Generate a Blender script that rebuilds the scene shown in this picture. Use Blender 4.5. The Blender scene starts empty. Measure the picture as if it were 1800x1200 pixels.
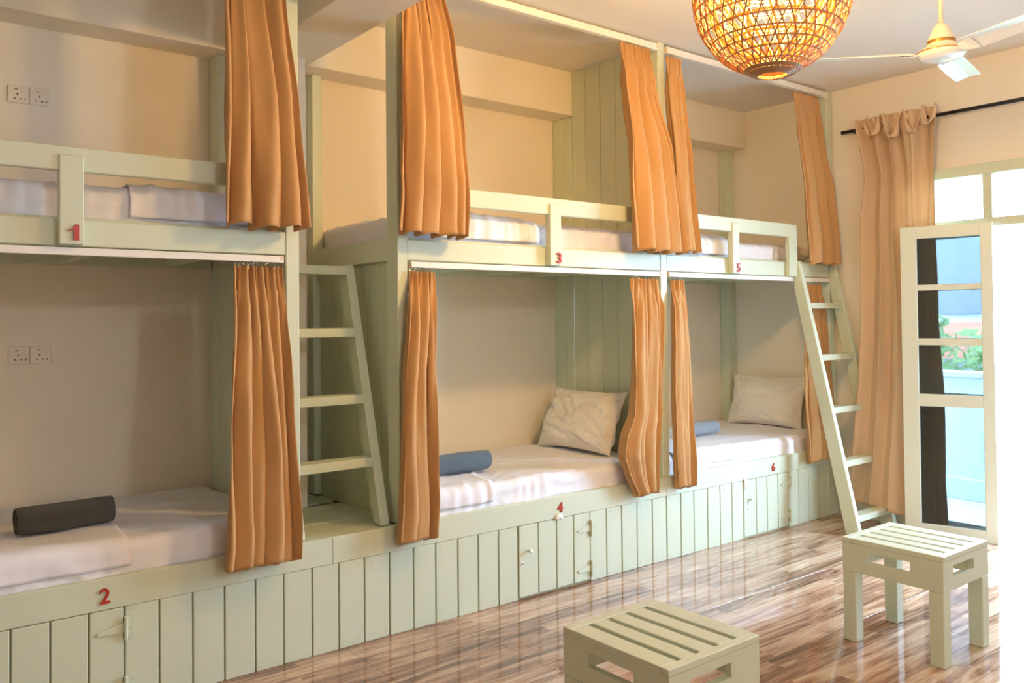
import bpy, bmesh, math, random
from mathutils import Vector, Matrix, noise

S = bpy.context.scene
COL = S.collection
R = math.radians
PI = math.pi

# ------------------------------------------------------------------ camera
yaw, pit, rol = R(38.277), R(1.1145), R(0.5861)
F = Vector((math.sin(yaw) * math.cos(pit), math.cos(yaw) * math.cos(pit), math.sin(pit)))
Rt = Vector((math.cos(yaw), -math.sin(yaw), 0))
Dn = F.cross(Rt)
c_, s_ = math.cos(rol), math.sin(rol)
right = c_ * Rt + s_ * Dn
down = -s_ * Rt + c_ * Dn
cd = bpy.data.cameras.new('camera')
cam = bpy.data.objects.new('camera', cd)
COL.objects.link(cam)
m = Matrix.Identity(4)
for i in range(3):
    m[i][0], m[i][1], m[i][2] = right[i], -down[i], -F[i]
m.translation = Vector((0, -3.693, 1.55))
cam.matrix_world = m
cd.sensor_width = 36
cd.lens = 1488.5 / 1800 * 36
cd.shift_y = -(600 - 534.4) / 1800
cd.clip_start = 0.02
S.camera = cam

# ------------------------------------------------------------------ light
S.view_settings.view_transform = 'Standard'
S.view_settings.look = 'None'
S.view_settings.gamma = 1
S.view_settings.use_curve_mapping = False
S.view_settings.exposure = 0.02
S.cycles.max_bounces = 10
S.cycles.diffuse_bounces = 6
S.cycles.sample_clamp_indirect = 8

w = bpy.data.worlds.new('sky')
S.world = w
w.use_nodes = True
bg = w.node_tree.nodes['Background']
bg.inputs[0].default_value = (0.51, 0.74, 1.04, 1)
bg.inputs[1].default_value = 43.0

def light(kind, name, loc, energy, color, rot=None, **kw):
    l = bpy.data.lights.new(name, kind)
    l.energy = energy
    l.color = color
    for k, v in kw.items():
        setattr(l, k, v)
    o = bpy.data.objects.new(name, l)
    COL.objects.link(o)
    o.location = loc
    if rot:
        o.rotation_euler = rot
    return o

light('SUN', 'sun', (0, 0, 12), 12.0, (1, 0.96, 0.90), rot=(R(-24), R(-38), 0), angle=0.01)
# the doorway lets the sky in (the portal only guides the sampling)
def portal(loc, rot, sx, sy):
    o = light('AREA', 'sky_portal', loc, 1, (1, 1, 1), rot=rot, shape='RECTANGLE', size=sx, size_y=sy)
    o.data.cycles.is_portal = True
portal((6.36, -1.47, 1.3), (R(90), 0, R(90)), 2.0, 2.6)
# the bulb inside the rattan pendant
light('POINT', 'pendant_bulb_light', (3.03, -1.62, 2.97), 270, (1.0, 0.62, 0.22), shadow_soft_size=0.085)
# unseen fill light added behind the camera to brighten the room
light('POINT', 'room_fill_light', (1.9, -5.4, 2.75), 96, (0.93, 0.97, 1.0), shadow_soft_size=0.12)

# ------------------------------------------------------------------ materials
def srgb(r, g, b):
    f = lambda c: (c / 255 / 12.92) if c <= 10 else ((c / 255 + 0.055) / 1.055) ** 2.4
    return (f(r), f(g), f(b), 1)

class NT:
    def __init__(s, name):
        s.m = bpy.data.materials.new(name)
        s.m.use_nodes = True
        s.t = s.m.node_tree
        s.b = s.t.nodes['Principled BSDF']
    def n(s, typ, **kw):
        x = s.t.nodes.new(typ)
        for k, v in kw.items():
            if isinstance(k, str) and hasattr(x, k):
                setattr(x, k, v)
            else:
                x.inputs[k].default_value = v
        return x
    def l(s, a, b):
        s.t.links.new(a, b)
    def math(s, op, a, b=None, c=None):
        x = s.t.nodes.new('ShaderNodeMath')
        x.operation = op
        for i, v in enumerate((a, b, c)):
            if v is None:
                continue
            if hasattr(v, 'is_output'):
                s.l(v, x.inputs[i])
            else:
                x.inputs[i].default_value = v
        return x.outputs[0]

def simple(name, col, rough=0.5, nscale=None, bump=0.0, var=0.0, metallic=0.0, spec=0.5, stretch=None, coat=0.0, bdist=0.01, sheen=0.0, transl=0.0):
    N = NT(name)
    b = N.b
    b.inputs['Base Color'].default_value = col
    b.inputs['Roughness'].default_value = rough
    b.inputs['Metallic'].default_value = metallic
    b.inputs['Specular IOR Level'].default_value = spec
    b.inputs['Coat Weight'].default_value = coat
    b.inputs['Sheen Weight'].default_value = sheen
    tex = None
    if nscale:
        g = N.n('ShaderNodeNewGeometry')
        vec = g.outputs['Position']
        if stretch:
            mp = N.n('ShaderNodeMapping')
            mp.inputs['Scale'].default_value = stretch
            N.l(vec, mp.inputs['Vector'])
            vec = mp.outputs[0]
        tex = N.n('ShaderNodeTexNoise')
        tex.inputs['Scale'].default_value = nscale
        tex.inputs['Detail'].default_value = 4
        N.l(vec, tex.inputs['Vector'])
        if bump:
            bp = N.n('ShaderNodeBump')
            bp.inputs['Strength'].default_value = bump
            bp.inputs['Distance'].default_value = bdist
            N.l(tex.outputs[0], bp.inputs['Height'])
            N.l(bp.outputs[0], b.inputs['Normal'])
        if var:
            t2 = N.n('ShaderNodeTexNoise')
            t2.inputs['Scale'].default_value = 2.3
            t2.inputs['Detail'].default_value = 5
            N.l(vec, t2.inputs['Vector'])
            mx = N.n('ShaderNodeMix', data_type='RGBA')
            N.l(t2.outputs[0], mx.inputs[0])
            mx.inputs[6].default_value = [c * (1 - var) for c in col[:3]] + [1]
            mx.inputs[7].default_value = [min(1, c * (1 + var)) for c in col[:3]] + [1]
            N.l(mx.outputs[2], b.inputs['Base Color'])
    if transl:
        out = N.t.nodes['Material Output']
        tr = N.n('ShaderNodeBsdfTranslucent')
        tr.inputs[0].default_value = col
        ms = N.n('ShaderNodeMixShader')
        ms.inputs[0].default_value = transl
        N.l(b.outputs[0], ms.inputs[1])
        N.l(tr.outputs[0], ms.inputs[2])
        N.l(ms.outputs[0], out.inputs['Surface'])
    return N.m

M = {}
M['paint'] = simple('sage_paint', srgb(206, 213, 189), 0.42, 60, 0.10, 0.05, stretch=(1, 1, 0.15), bdist=0.004)
M['door_paint'] = simple('pale_mint_paint', srgb(222, 230, 218), 0.4, 60, 0.08, 0.03, stretch=(1, 1, 0.15), bdist=0.004)
M['wall'] = simple('cream_plaster', srgb(238, 229, 213), 0.85, 24, 0.12, 0.02)
M['ceiling'] = simple('ceiling_plaster', srgb(232, 226, 216), 0.9, 14, 0.10, 0.02)
M['white_metal'] = simple('white_enamel', srgb(240, 236, 226), 0.3)
M['track'] = simple('white_track', srgb(236, 233, 226), 0.4)
M['fan'] = simple('fan_enamel', srgb(232, 234, 232), 0.22)
M['fan_cream'] = simple('fan_cream', srgb(236, 218, 196), 0.3)
M['gold'] = simple('gold_band', srgb(190, 140, 70), 0.3, metallic=0.8)
M['curtain'] = simple('tan_cotton', srgb(196, 150, 98), 0.85, 700, 0.25, 0.05, spec=0.2, bdist=0.002, sheen=0.1, transl=0.10)
M['drape'] = simple('beige_cotton', srgb(228, 200, 164), 0.85, 500, 0.2, 0.05, spec=0.2, bdist=0.002, transl=0.22)
M['seam'] = simple('seam_thread', srgb(150, 116, 84), 0.9)
M['sheet'] = simple('white_sheet', srgb(236, 235, 242), 0.8, 500, 0.1, 0.01, spec=0.2, bdist=0.002)
M['pillow'] = simple('white_pillowcase', srgb(236, 230, 222), 0.8, 500, 0.1, 0.02, spec=0.2, bdist=0.002)
M['towel_dark'] = simple('charcoal_terry', srgb(74, 72, 68), 0.95, 420, 1.0, 0.30, spec=0.1, bdist=0.008, sheen=0.3)
M['towel_blue'] = simple('blue_terry', srgb(96, 118, 138), 0.95, 420, 1.0, 0.25, spec=0.1, bdist=0.008, sheen=0.3)
M['towel_pale'] = simple('pale_blue_terry', srgb(160, 174, 186), 0.95, 420, 1.0, 0.25, spec=0.1, bdist=0.008, sheen=0.3)
M['rattan'] = simple('rattan', srgb(164, 118, 72), 0.5, 90, 0.2, 0.25)
M['rattan_in'] = simple('rattan_inner', srgb(232, 180, 76), 0.6, 90, 0.2, 0.2, transl=0.3)
M['red'] = simple('red_numeral_paint', srgb(176, 44, 22), 0.4)
M['black'] = simple('black_metal', srgb(22, 22, 24), 0.35)
M['steel'] = simple('hook_steel', srgb(190, 185, 175), 0.3, metallic=0.9)
M['plastic'] = simple('socket_plastic', srgb(232, 220, 204), 0.35)
M['hole'] = simple('socket_slot', srgb(50, 36, 28), 0.6)
M['grout'] = simple('tile_joint', srgb(126, 100, 84), 0.7)
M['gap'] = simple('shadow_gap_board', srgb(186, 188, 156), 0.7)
M['shell'] = simple('shell_white', srgb(244, 240, 232), 0.4)
M['concrete'] = simple('balcony_render', srgb(226, 228, 230), 0.8, 20, 0.1, 0.03)
M['facade'] = simple('neighbour_render', srgb(200, 206, 214), 0.8, 5, 0.1, 0.05)
M['facade_grey'] = simple('neighbour_grey', srgb(120, 126, 132), 0.8)
M['roof_tile'] = simple('rust_roof', srgb(180, 110, 84), 0.8)
M['leaf'] = simple('leaf_green', srgb(120, 142, 84), 0.5, 3, 0, 0.35, transl=0.3)
M['bark'] = simple('palm_bark', srgb(64, 62, 66), 0.8)
M['glow'] = None

def glass():
    N = NT('tinted_glass')
    b = N.b
    b.inputs['Roughness'].default_value = 0.0
    out = N.t.nodes['Material Output']
    tr = N.n('ShaderNodeBsdfTransparent')
    tr.inputs[0].default_value = (0.40, 0.43, 0.45, 1)
    gl = N.n('ShaderNodeBsdfGlossy')
    gl.inputs[0].default_value = (0.9, 0.95, 1, 1)
    gl.inputs['Roughness'].default_value = 0.02
    fr = N.n('ShaderNodeFresnel')
    fr.inputs[0].default_value = 1.5
    ms = N.n('ShaderNodeMixShader')
    N.l(fr.outputs[0], ms.inputs[0])
    N.l(tr.outputs[0], ms.inputs[1])
    N.l(gl.outputs[0], ms.inputs[2])
    N.l(ms.outputs[0], out.inputs['Surface'])
    return N.m
M['glass'] = glass()

def clear_glass():
    m2 = M['glass'].copy()
    m2.name = 'clear_glass'
    for nd in m2.node_tree.nodes:
        if nd.type == 'BSDF_TRANSPARENT':
            nd.inputs[0].default_value = (0.93, 0.96, 0.96, 1)
    return m2
M['clear'] = clear_glass()

def bulb_mat():
    N = NT('glowing_bulb')
    N.b.inputs['Emission Color'].default_value = (1, 0.62, 0.22, 1)
    N.b.inputs['Emission Strength'].default_value = 14
    return N.m
M['glow'] = bulb_mat()

def wood_floor():
    N = NT('wood_look_tile')
    g = N.n('ShaderNodeNewGeometry')
    sep = N.n('ShaderNodeSeparateXYZ')
    N.l(g.outputs['Position'], sep.inputs[0])
    x, y = sep.outputs[0], sep.outputs[1]
    oi = N.n('ShaderNodeObjectInfo')
    rows = N.math('DIVIDE', N.math('ADD', y, 1.36), 0.1)
    row = N.math('FLOOR', rows)
    wn = N.n('ShaderNodeTexWhiteNoise', noise_dimensions='1D')
    N.l(row, wn.inputs['W'])
    xs = N.math('ADD', N.math('DIVIDE', x, 1.15), N.math('MULTIPLY', wn.outputs[0], 7.0))
    idx = N.math('FLOOR', xs)
    cb = N.n('ShaderNodeCombineXYZ')
    N.l(idx, cb.inputs[0])
    N.l(row, cb.inputs[1])
    wn2 = N.n('ShaderNodeTexWhiteNoise', noise_dimensions='3D')
    N.l(cb.outputs[0], wn2.inputs['Vector'])
    # long grain
    cb2 = N.n('ShaderNodeCombineXYZ')
    N.l(N.math('MULTIPLY', x, 0.75), cb2.inputs[0])
    N.l(N.math('MULTIPLY', y, 7.0), cb2.inputs[1])
    N.l(N.math('MULTIPLY', wn2.outputs[0], 30.0), cb2.inputs[2])
    n1 = N.n('ShaderNodeTexNoise')
    n1.inputs['Scale'].default_value = 1.6
    n1.inputs['Detail'].default_value = 6
    n1.inputs['Roughness'].default_value = 0.6
    n1.inputs['Distortion'].default_value = 2.2
    N.l(cb2.outputs[0], n1.inputs['Vector'])
    cb3 = N.n('ShaderNodeCombineXYZ')
    N.l(N.math('MULTIPLY', x, 1.6), cb3.inputs[0])
    N.l(N.math('MULTIPLY', y, 110.0), cb3.inputs[1])
    N.l(N.math('MULTIPLY', wn2.outputs[0], 11.0), cb3.inputs[2])
    n2 = N.n('ShaderNodeTexNoise')
    n2.inputs['Scale'].default_value = 1.0
    n2.inputs['Detail'].default_value = 4
    N.l(cb3.outputs[0], n2.inputs['Vector'])
    v = N.math('ADD', N.math('MULTIPLY', n1.outputs[0], 1.0), N.math('MULTIPLY', wn2.outputs[0], 0.22))
    v = N.math('ADD', v, N.math('MULTIPLY', N.math('SUBTRACT', n2.outputs[0], 0.5), 0.30))
    v = N.math('ADD', N.math('MULTIPLY', N.math('SUBTRACT', v, 0.6), 1.02), 0.59)
    rp = N.n('ShaderNodeValToRGB')
    cr = rp.color_ramp
    cr.elements[0].position = 0.28
    cr.elements[0].color = srgb(82, 62, 50)
    cr.elements[1].position = 0.95
    cr.elements[1].color = srgb(220, 200, 176)
    for p, cc in ((0.43, srgb(116, 86, 68)), (0.53, srgb(150, 114, 92)), (0.62, srgb(176, 142, 116)), (0.75, srgb(200, 170, 142))):
        e = cr.elements.new(p)
        e.color = cc
    N.l(v, rp.inputs[0])
    # thin printed joint between strips
    fr = N.math('FRACT', rows)
    d = N.math('MINIMUM', fr, N.math('SUBTRACT', 1.0, fr))
    edge = N.math('LESS_THAN', d, 0.012)
    mx = N.n('ShaderNodeMix', data_type='RGBA')
    N.l(N.math('MULTIPLY', edge, 0.35), mx.inputs[0])
    N.l(rp.outputs[0], mx.inputs[6])
    mx.inputs[7].default_value = srgb(90, 62, 48)
    N.l(mx.outputs[2], N.b.inputs['Base Color'])
    N.b.inputs['Roughness'].default_value = 0.07
    N.b.inputs['Specular IOR Level'].default_value = 0.75
    bp = N.n('ShaderNodeBump')
    bp.inputs['Strength'].default_value = 0.03
    bp.inputs['Distance'].default_value = 0.01
    n3 = N.n('ShaderNodeTexNoise')
    n3.inputs['Scale'].default_value = 5.0
    N.l(g.outputs['Position'], n3.inputs['Vector'])
    N.l(n3.outputs[0], bp.inputs['Height'])
    N.l(bp.outputs[0], N.b.inputs['Normal'])
    return N.m
M['floor'] = wood_floor()

# ------------------------------------------------------------------ mesh helpers
def tag(o, label=None, cat=None, group=None, kind=None):
    if label: o['label'] = label
    if cat: o['category'] = cat
    if group: o['group'] = group
    if kind: o['kind'] = kind
    return o

def thing(name, loc, label, cat, group=None):
    o = bpy.data.objects.new(name, None)
    o.empty_display_size = 0.1
    COL.objects.link(o)
    o.location = loc
    return tag(o, label, cat, group)

def wloc(p):
    v = Vector((0, 0, 0))
    while p:
        v += p.location
        p = p.parent
    return v

def link(name, me, loc, parent=None):
    o = bpy.data.objects.new(name, me)
    COL.objects.link(o)
    if parent:
        o.parent = parent
        o.location = Vector(loc) - wloc(parent)
    else:
        o.location = loc
    return o

_box = {}
def box(name, x0, x1, y0, y1, z0, z1, mat, parent=None, bev=0.003, seg=1):
    key = (round(x1 - x0, 4), round(y1 - y0, 4), round(z1 - z0, 4), mat, bev, seg)
    me = _box.get(key)
    if me is None:
        bm = bmesh.new()
        bmesh.ops.create_cube(bm, size=1)
        bmesh.ops.scale(bm, vec=(key[0], key[1], key[2]), verts=bm.verts)
        if bev:
            bmesh.ops.bevel(bm, geom=list(bm.edges), offset=min(bev, min(key[:3]) * 0.4), segments=seg, affect='EDGES')
        me = bpy.data.meshes.new(name)
        bm.to_mesh(me)
        bm.free()
        me.materials.append(M[mat])
        _box[key] = me
    return link(name, me, ((x0 + x1) / 2, (y0 + y1) / 2, (z0 + z1) / 2), parent)

def mesh(name, verts, faces, mat, parent=None, smooth=False, origin=None):
    """verts in world coordinates"""
    if origin is None:
        origin = wloc(parent) if parent else Vector(verts[0])
    origin = Vector(origin)
    me = bpy.data.meshes.new(name)
    me.from_pydata([Vector(v) - origin for v in verts], [], faces)
    me.materials.append(M[mat])
    if smooth:
        me.polygons.foreach_set('use_smooth', [True] * len(me.polygons))
    me.update()
    return link(name, me, origin, parent)

class MB:
    def __init__(s):
        s.v, s.f = [], []
    def add(s, verts, faces):
        n = len(s.v)
        s.v += [Vector(v) for v in verts]
        s.f += [[i + n for i in f] for f in faces]
    def box(s, x0, x1, y0, y1, z0, z1):
        s.add([(x, y, z) for x in (x0, x1) for y in (y0, y1) for z in (z0, z1)],
              [(0, 1, 3, 2), (4, 6, 7, 5), (0, 4, 5, 1), (2, 3, 7, 6), (0, 2, 6, 4), (1, 5, 7, 3)])
    def tube(s, pts, r, n=6, cap=True):
        pts = [Vector(p) for p in pts]
        if not isinstance(r, (list, tuple)): r = [r] * len(pts)
        base = len(s.v)
        t = (pts[1] - pts[0]).normalized()
        a = t.orthogonal().normalized()
        for i, p in enumerate(pts):
            t = (pts[min(i + 1, len(pts) - 1)] - pts[max(i - 1, 0)])
            if t.length < 1e-9: t = Vector((0, 0, 1))
            t.normalize()
            a = (a - a.dot(t) * t)
            a = a.normalized() if a.length > 1e-6 else t.orthogonal().normalized()
            b = t.cross(a)
            for k in range(n):
                th = 2 * PI * k / n
                s.v.append(p + r[i] * (math.cos(th) * a + math.sin(th) * b))
        for i in range(len(pts) - 1):
            for k in range(n):
                q = base + i * n
                s.f.append([q + k, q + (k + 1) % n, q + n + (k + 1) % n, q + n + k])
        if cap:
            s.f.append([base + k for k in range(n)][::-1])
            s.f.append([base + (len(pts) - 1) * n + k for k in range(n)])
    def lathe(s, prof, c, n=32):
        """prof [(r, z)], c=(x,y)"""
        base = len(s.v)
        for r, z in prof:
            for k in range(n):
                th = 2 * PI * k / n
                s.v.append(Vector((c[0] + r * math.cos(th), c[1] + r * math.sin(th), z)))
        for i in range(len(prof) - 1):
            for k in range(n):
                q = base + i * n
                s.f.append([q + k, q + (k + 1) % n, q + n + (k + 1) % n, q + n + k])
    def build(s, name, mat, parent=None, smooth=False, bev=0, origin=None):
        o = mesh(name, s.v, s.f, mat, parent, smooth, origin)
        if bev:
            md = o.modifiers.new('bevel', 'BEVEL')
            md.width = bev
            md.segments = 1
            md.limit_method = 'ANGLE'
        return o

def curve_interp(rows, z, k):
    """rows sorted by descending z: (z, a, b, c ...) -> smooth interpolation of column k"""
    if z >= rows[0][0]: return rows[0][k]
    for i in range(len(rows) - 1):
        if rows[i + 1][0] <= z:
            t = (rows[i][0] - z) / (rows[i][0] - rows[i + 1][0])
            t = t * t * (3 - 2 * t) * 0.5 + t * 0.5
            return rows[i][k] * (1 - t) + rows[i + 1][k] * t
    return rows[-1][k]

def fbm(p, o=3):
    v, a = 0, 1
    for i in range(o):
        v += a * noise.noise(p)
        p = p * 2.03
        a *= 0.5
    return v

def cloth_grid(rows, folds, seed, axis='x', nz=80, per=14, pleat=0.012, hemz=0.012, seams=(), sharp=0.35, front=-1, skew=0.0, lim=None):
    """A hanging curtain. rows: (z, edge0, edge1, centre of depth, fold depth)."""
    rnd = random.Random(seed)
    nx = folds * per
    off = Vector((seed * 3.7, seed * 1.3, 0))
    # uneven fold widths
    ws = [rnd.uniform(0.65, 1.4) for _ in range(folds)]
    tot = sum(ws)
    cum = [0]
    for a in ws: cum.append(cum[-1] + a / tot)
    amp = [rnd.uniform(0.65, 1.2) for _ in range(folds + 1)]
    z1, z0 = rows[0][0], rows[-1][0]
    verts = []
    for j in range(nz + 1):
        v = j / nz
        z = z1 + (z0 - z1) * v
        e0, e1 = curve_interp(rows, z, 1), curve_interp(rows, z, 2)
        yc, am = curve_interp(rows, z, 3), curve_interp(rows, z, 4)
        for i in range(nx + 1):
            k = min(int(i / per), folds - 1)
            fr = i / per - k
            u = cum[k] + (cum[k + 1] - cum[k]) * fr
            u += 0.085 * math.sin(PI * u) * noise.noise(Vector((u * 2.6, v * 1.5 + seed, seed * 2.1)))
            ph = 2 * PI * (k + fr)
            ph += 1.5 * noise.noise(Vector((u * 2.6 + seed, v * 1.1, seed))) * min(1, v * 2.5)
            sm = fr * fr * (3 - 2 * fr)
            a = am * 1.65 * (amp[k] * (1 - sm) + amp[k + 1] * sm)
            a *= 1 + 0.35 * noise.noise(Vector((u * 4, v * 2.2, seed + 9)))
            kk = k + sm
            rg = abs(math.cos(ph / 2))
            dep = 2 * rg ** (0.55 + 0.75 * min(1, 1.2 * v)) - 1.2
            dep += 0.30 * math.sin(2.0 * ph + 2.2 * noise.noise(Vector((kk * 1.3, v * 1.4, seed)))) * (1 - 0.5 * v)
            dep += 0.22 * noise.noise(Vector((kk * 2.4, v * 3, seed * 3)))
            zz = z1 - z
            dep = a * dep
            if pleat and zz < 0.16:
                q = 1 - zz / 0.16
                dep = dep * (1 - 0.5 * q) + pleat * math.cos(2 * ph + seed) * q
            lat = 0.55 * a * math.sin(ph + 1.2 * noise.noise(Vector((kk * 1.7, v, seed * 2)))) * (0.3 + 0.7 * min(1, zz / 0.4))
            wr = fbm(Vector((u * 3.5, z * 1.6, 0)) + off) * 0.011 + fbm(Vector((u * 12, z * 7 + u * 9, 3)) + off, 2) * 0.0028
            for sz in seams:
                wr += -0.004 * math.exp(-((z - sz) / 0.006) ** 2)
            p = e0 + (e1 - e0) * u + lat * min(1, 6 * u, 6 * (1 - u))
            ysk = skew * u * max(0.0, min(1.0, (1.5 - z) / 0.5))
            zb = z - (0.10 * u * v ** 6 if skew else 0.0) + 0.010 * math.sin(ph * 1.0 + 1) * v * v + hemz * noise.noise(Vector((u * 3, seed, 0))) * v
            if axis == 'x':
                yy_ = yc + front * dep + wr
                if lim and zb < lim[0] and yy_ > lim[1] - 0.02:
                    yy_ = lim[1] - 0.02 * math.exp(-(yy_ - lim[1] + 0.02) / 0.02)
                verts.append((p, yy_, zb))
            else:
                verts.append((min(6.166, yc + ysk + front * dep + wr), p, zb))
    faces = []
    for j in range(nz):
        for i in range(nx):
            q = j * (nx + 1) + i
            faces.append((q, q + 1, q + nx + 2, q + nx + 1))
    return verts, faces

def hem_fix(o, th=0.0022):
    md = o.modifiers.new('thickness', 'SOLIDIFY')
    md.thickness = th
    md.offset = 0
    return o

# rounded-box surface with wrinkles, used by mattresses and the sheets over them
def slab_point(x, s, X0, X1, Y0, Y1, Z0, Z1, r, seed, amp, inset=0.0, off=0.0):
    """s in 0..1 runs back-bottom -> back -> top -> front -> bottom of the cross-section"""
    ex = min(x - X0, X1 - x)
    re = 0.05
    ins = 0
    if ex < re:
        q = 1 - max(ex, 0) / re
        ins = re * (1 - math.sqrt(max(0, 1 - q * q)))
    y0, y1, z0, z1 = Y0 + ins, Y1 - ins, Z0 + ins * 0.4, Z1 - ins
    h, wd = z1 - z0, y1 - y0
    L = [h - r, PI / 2 * r, wd - 2 * r, PI / 2 * r, h - r]
    T = sum(L)
    d = s * T
    if d < L[0]:
        p = (y1, z0 + d); nn = (1, 0)
    elif d < L[0] + L[1]:
        a = (d - L[0]) / r
        nn = (math.cos(a), math.sin(a)); p = (y1 - r + r * nn[0], z1 - r + r * nn[1])
    elif d < L[0] + L[1] + L[2]:
        p = (y1 - r - (d - L[0] - L[1]), z1); nn = (0, 1)
    elif d < T - L[4]:
        a = PI / 2 + (d - L[0] - L[1] - L[2]) / r
        nn = (math.cos(a), math.sin(a)); p = (y0 + r + r * nn[0], z1 - r + r * nn[1])
    else:
        p = (y0, z1 - r - (d - (T - L[4]))); nn = (-1, 0)
    v = Vector((x * 2.2 + seed, p[0] * 3 + p[1] * 1.5, seed * 1.7 + p[1] * 3))
    w1 = fbm(v, 3) * amp
    # diagonal tension creases
    rd = 1 - abs(noise.noise(Vector((x * 3.2 + p[0] * 4.5 + seed * 5, p[0] * 1.4 - x * 0.6, p[1] * 5)))) * 2
    w1 += max(0, rd - 0.70) * amp * 2.6
    rd2 = 1 - abs(noise.noise(Vector((x * 7.5 - p[0] * 6.0 + seed * 2, p[0] * 5 + x * 1.5, p[1] * 9 + 3)))) * 2
    w1 += max(0, rd2 - 0.62) * amp * 1.1
    # small gathers where the sheet tucks under at the front
    if nn[0] < -0.3:
        w1 += 0.8 * amp * math.sin(x * 75 + 6 * noise.noise(Vector((x * 4, seed, 0)))) * max(0, noise.noise(Vector((x * 2.5, seed + 4, 0))) + 0.3)
    w1 += off
    return Vector((x, p[0] + nn[0] * w1, p[1] + nn[1] * w1))

def slab(name, dims, mat, seed=0, amp=0.006, r=0.045, nx=110, ns=90, parent=None):
    X0, X1 = dims[0], dims[1]
    verts, faces = [], []
    for i in range(nx + 1):
        t = i / nx
        t = 0.5 - 0.5 * math.cos(PI * t) if False else t
        x = X0 + (X1 - X0) * t
        # add density at the ends
        if i <= 6: x = X0 + 0.05 * (i / 6) ** 1.6
        if i >= nx - 6: x = X1 - 0.05 * ((nx - i) / 6) ** 1.6
        for j in range(ns + 1):
            verts.append(slab_point(x, j / ns, *dims, r, seed, amp))
    for i in range(nx):
        for j in range(ns):
            q = i * (ns + 1) + j
            faces.append((q, q + ns + 1, q + ns + 2, q + 1))
        q = i * (ns + 1)
        faces.append((q + ns, q + 2 * ns + 1, q + ns + 1, q))
    faces.append([j for j in range(ns + 1)])
    faces.append([nx * (ns + 1) + j for j in range(ns + 1)][::-1])
    o = mesh(name, verts, faces, mat, parent, True, origin=((X0 + X1) / 2, (dims[2] + dims[3]) / 2, dims[4]))
    return o

def cover(name, dims, x0, x1f, x1b, mat, seed=0, amp=0.006, r=0.045, off=0.008, s0=0.12, s1=0.97, nx=60, ns=70, x0b=None):
    """a sheet laid over the slab of the same dims from x0 to x1f (front) / x1b (back)"""
    verts, faces = [], []
    if x0b is None: x0b = x0
    for i in range(nx + 1):
        for j in range(ns + 1):
            s = s0 + (s1 - s0) * j / ns
            k = (s - s0) / (s1 - s0)
            k = k * k * (3 - 2 * k)
            xa = x0b + (x0 - x0b) * k
            x1 = x1b + (x1f - x1b) * k + 0.012 * noise.noise(Vector((s * 9, seed + 7, 0)))
            x = xa + (x1 - xa) * i / nx
            fold = 0.004 * math.exp(-((i - nx + 3) / 1.6) ** 2)
            o_ = off * max(0.0, 1 - (i / nx) ** 14) * max(0.0, 1 - (1 - i / nx) ** 10) * min(1.0, j / 12) + 0.002 if off > 0.02 else off + fold
            if off > 0.02:
                o_ += 0.004 * math.sin(x * 70 + 5 * noise.noise(Vector((x * 5, s * 3, seed)))) * min(1, s * 3)
            verts.append(slab_point(x, s, *dims, r, seed, amp, 0, o_))
    for i in range(nx):
        for j in range(ns):
            q = i * (ns + 1) + j
            faces.append((q, q + ns + 1, q + ns + 2, q + 1))
    o = mesh(name, verts, faces, mat, None, True, origin=(x0, (dims[2] + dims[3]) / 2, dims[4]))
    md = o.modifiers.new('thickness', 'SOLIDIFY')
    md.thickness = 0.004
    md.offset = 0
    return o

def pillow(name, c, size, rot, seed, label, cat='pillow', group=None, mat='pillow'):
    """size: (width, height, thickness); rot: Matrix 3x3 with columns width dir, height dir, normal"""
    n = 56
    verts, faces = [], []
    idx = {}
    def pt(u, v, sgn):
        ed = max(0.0, 1 - min(1.0, abs(u)) ** 3.2) * max(0.0, 1 - min(1.0, abs(v)) ** 3.2)
        t = max(0.0, ed) ** 0.62
        uu = u * (1 - 0.07 * (1 - abs(v) ** 2) * abs(u))
        vv = v * (1 - 0.09 * (1 - abs(u) ** 2) * abs(v))
        wr = fbm(Vector((u * 1.6 + seed, v * 1.6, sgn)), 3) * 0.024
        rd = 1 - abs(noise.noise(Vector((u * 2.2 + v * 2.5 + seed, u * 1.1 - v, 2)))) * 2
        wr -= max(0, rd - 0.72) * 0.060
        rd = 1 - abs(noise.noise(Vector((u * 4.5 - v * 3.5 + seed, u * 2 + v * 2, 7)))) * 2
        wr -= max(0, rd - 0.68) * 0.030 * (0.4 + abs(u))
        # corner pulls
        wr += 0.006 * math.sin(14 * math.atan2(1 - abs(v), 1 - abs(u) + 1e-3)) * max(0, abs(u) + abs(v) - 1.1)
        # sag toward the bottom
        tt = t * size[2] / 2 * (1 - 0.25 * v) + wr * min(1, t * 2.2)
        return Vector((uu * size[0] / 2, vv * size[1] / 2, sgn * tt))
    Rm = rot
    for sgn in (1, -1):
        for i in range(n + 1):
            for j in range(n + 1):
                u = math.sin(PI / 2 * (2 * i / n - 1))
                v = math.sin(PI / 2 * (2 * j / n - 1))
                if sgn == -1 and (i in (0, n) or j in (0, n)):
                    idx[(sgn, i, j)] = idx[(1, i, j)]
                    continue
                idx[(sgn, i, j)] = len(verts)
                verts.append(Vector(c) + Rm @ pt(u, v, sgn))
    for sgn in (1, -1):
        for i in range(n):
            for j in range(n):
                f = [idx[(sgn, i, j)], idx[(sgn, i + 1, j)], idx[(sgn, i + 1, j + 1)], idx[(sgn, i, j + 1)]]
                faces.append(f if sgn == 1 else f[::-1])
    o = mesh(name, verts, faces, mat, None, True, origin=c)
    return tag(o, label, cat, group)

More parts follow.
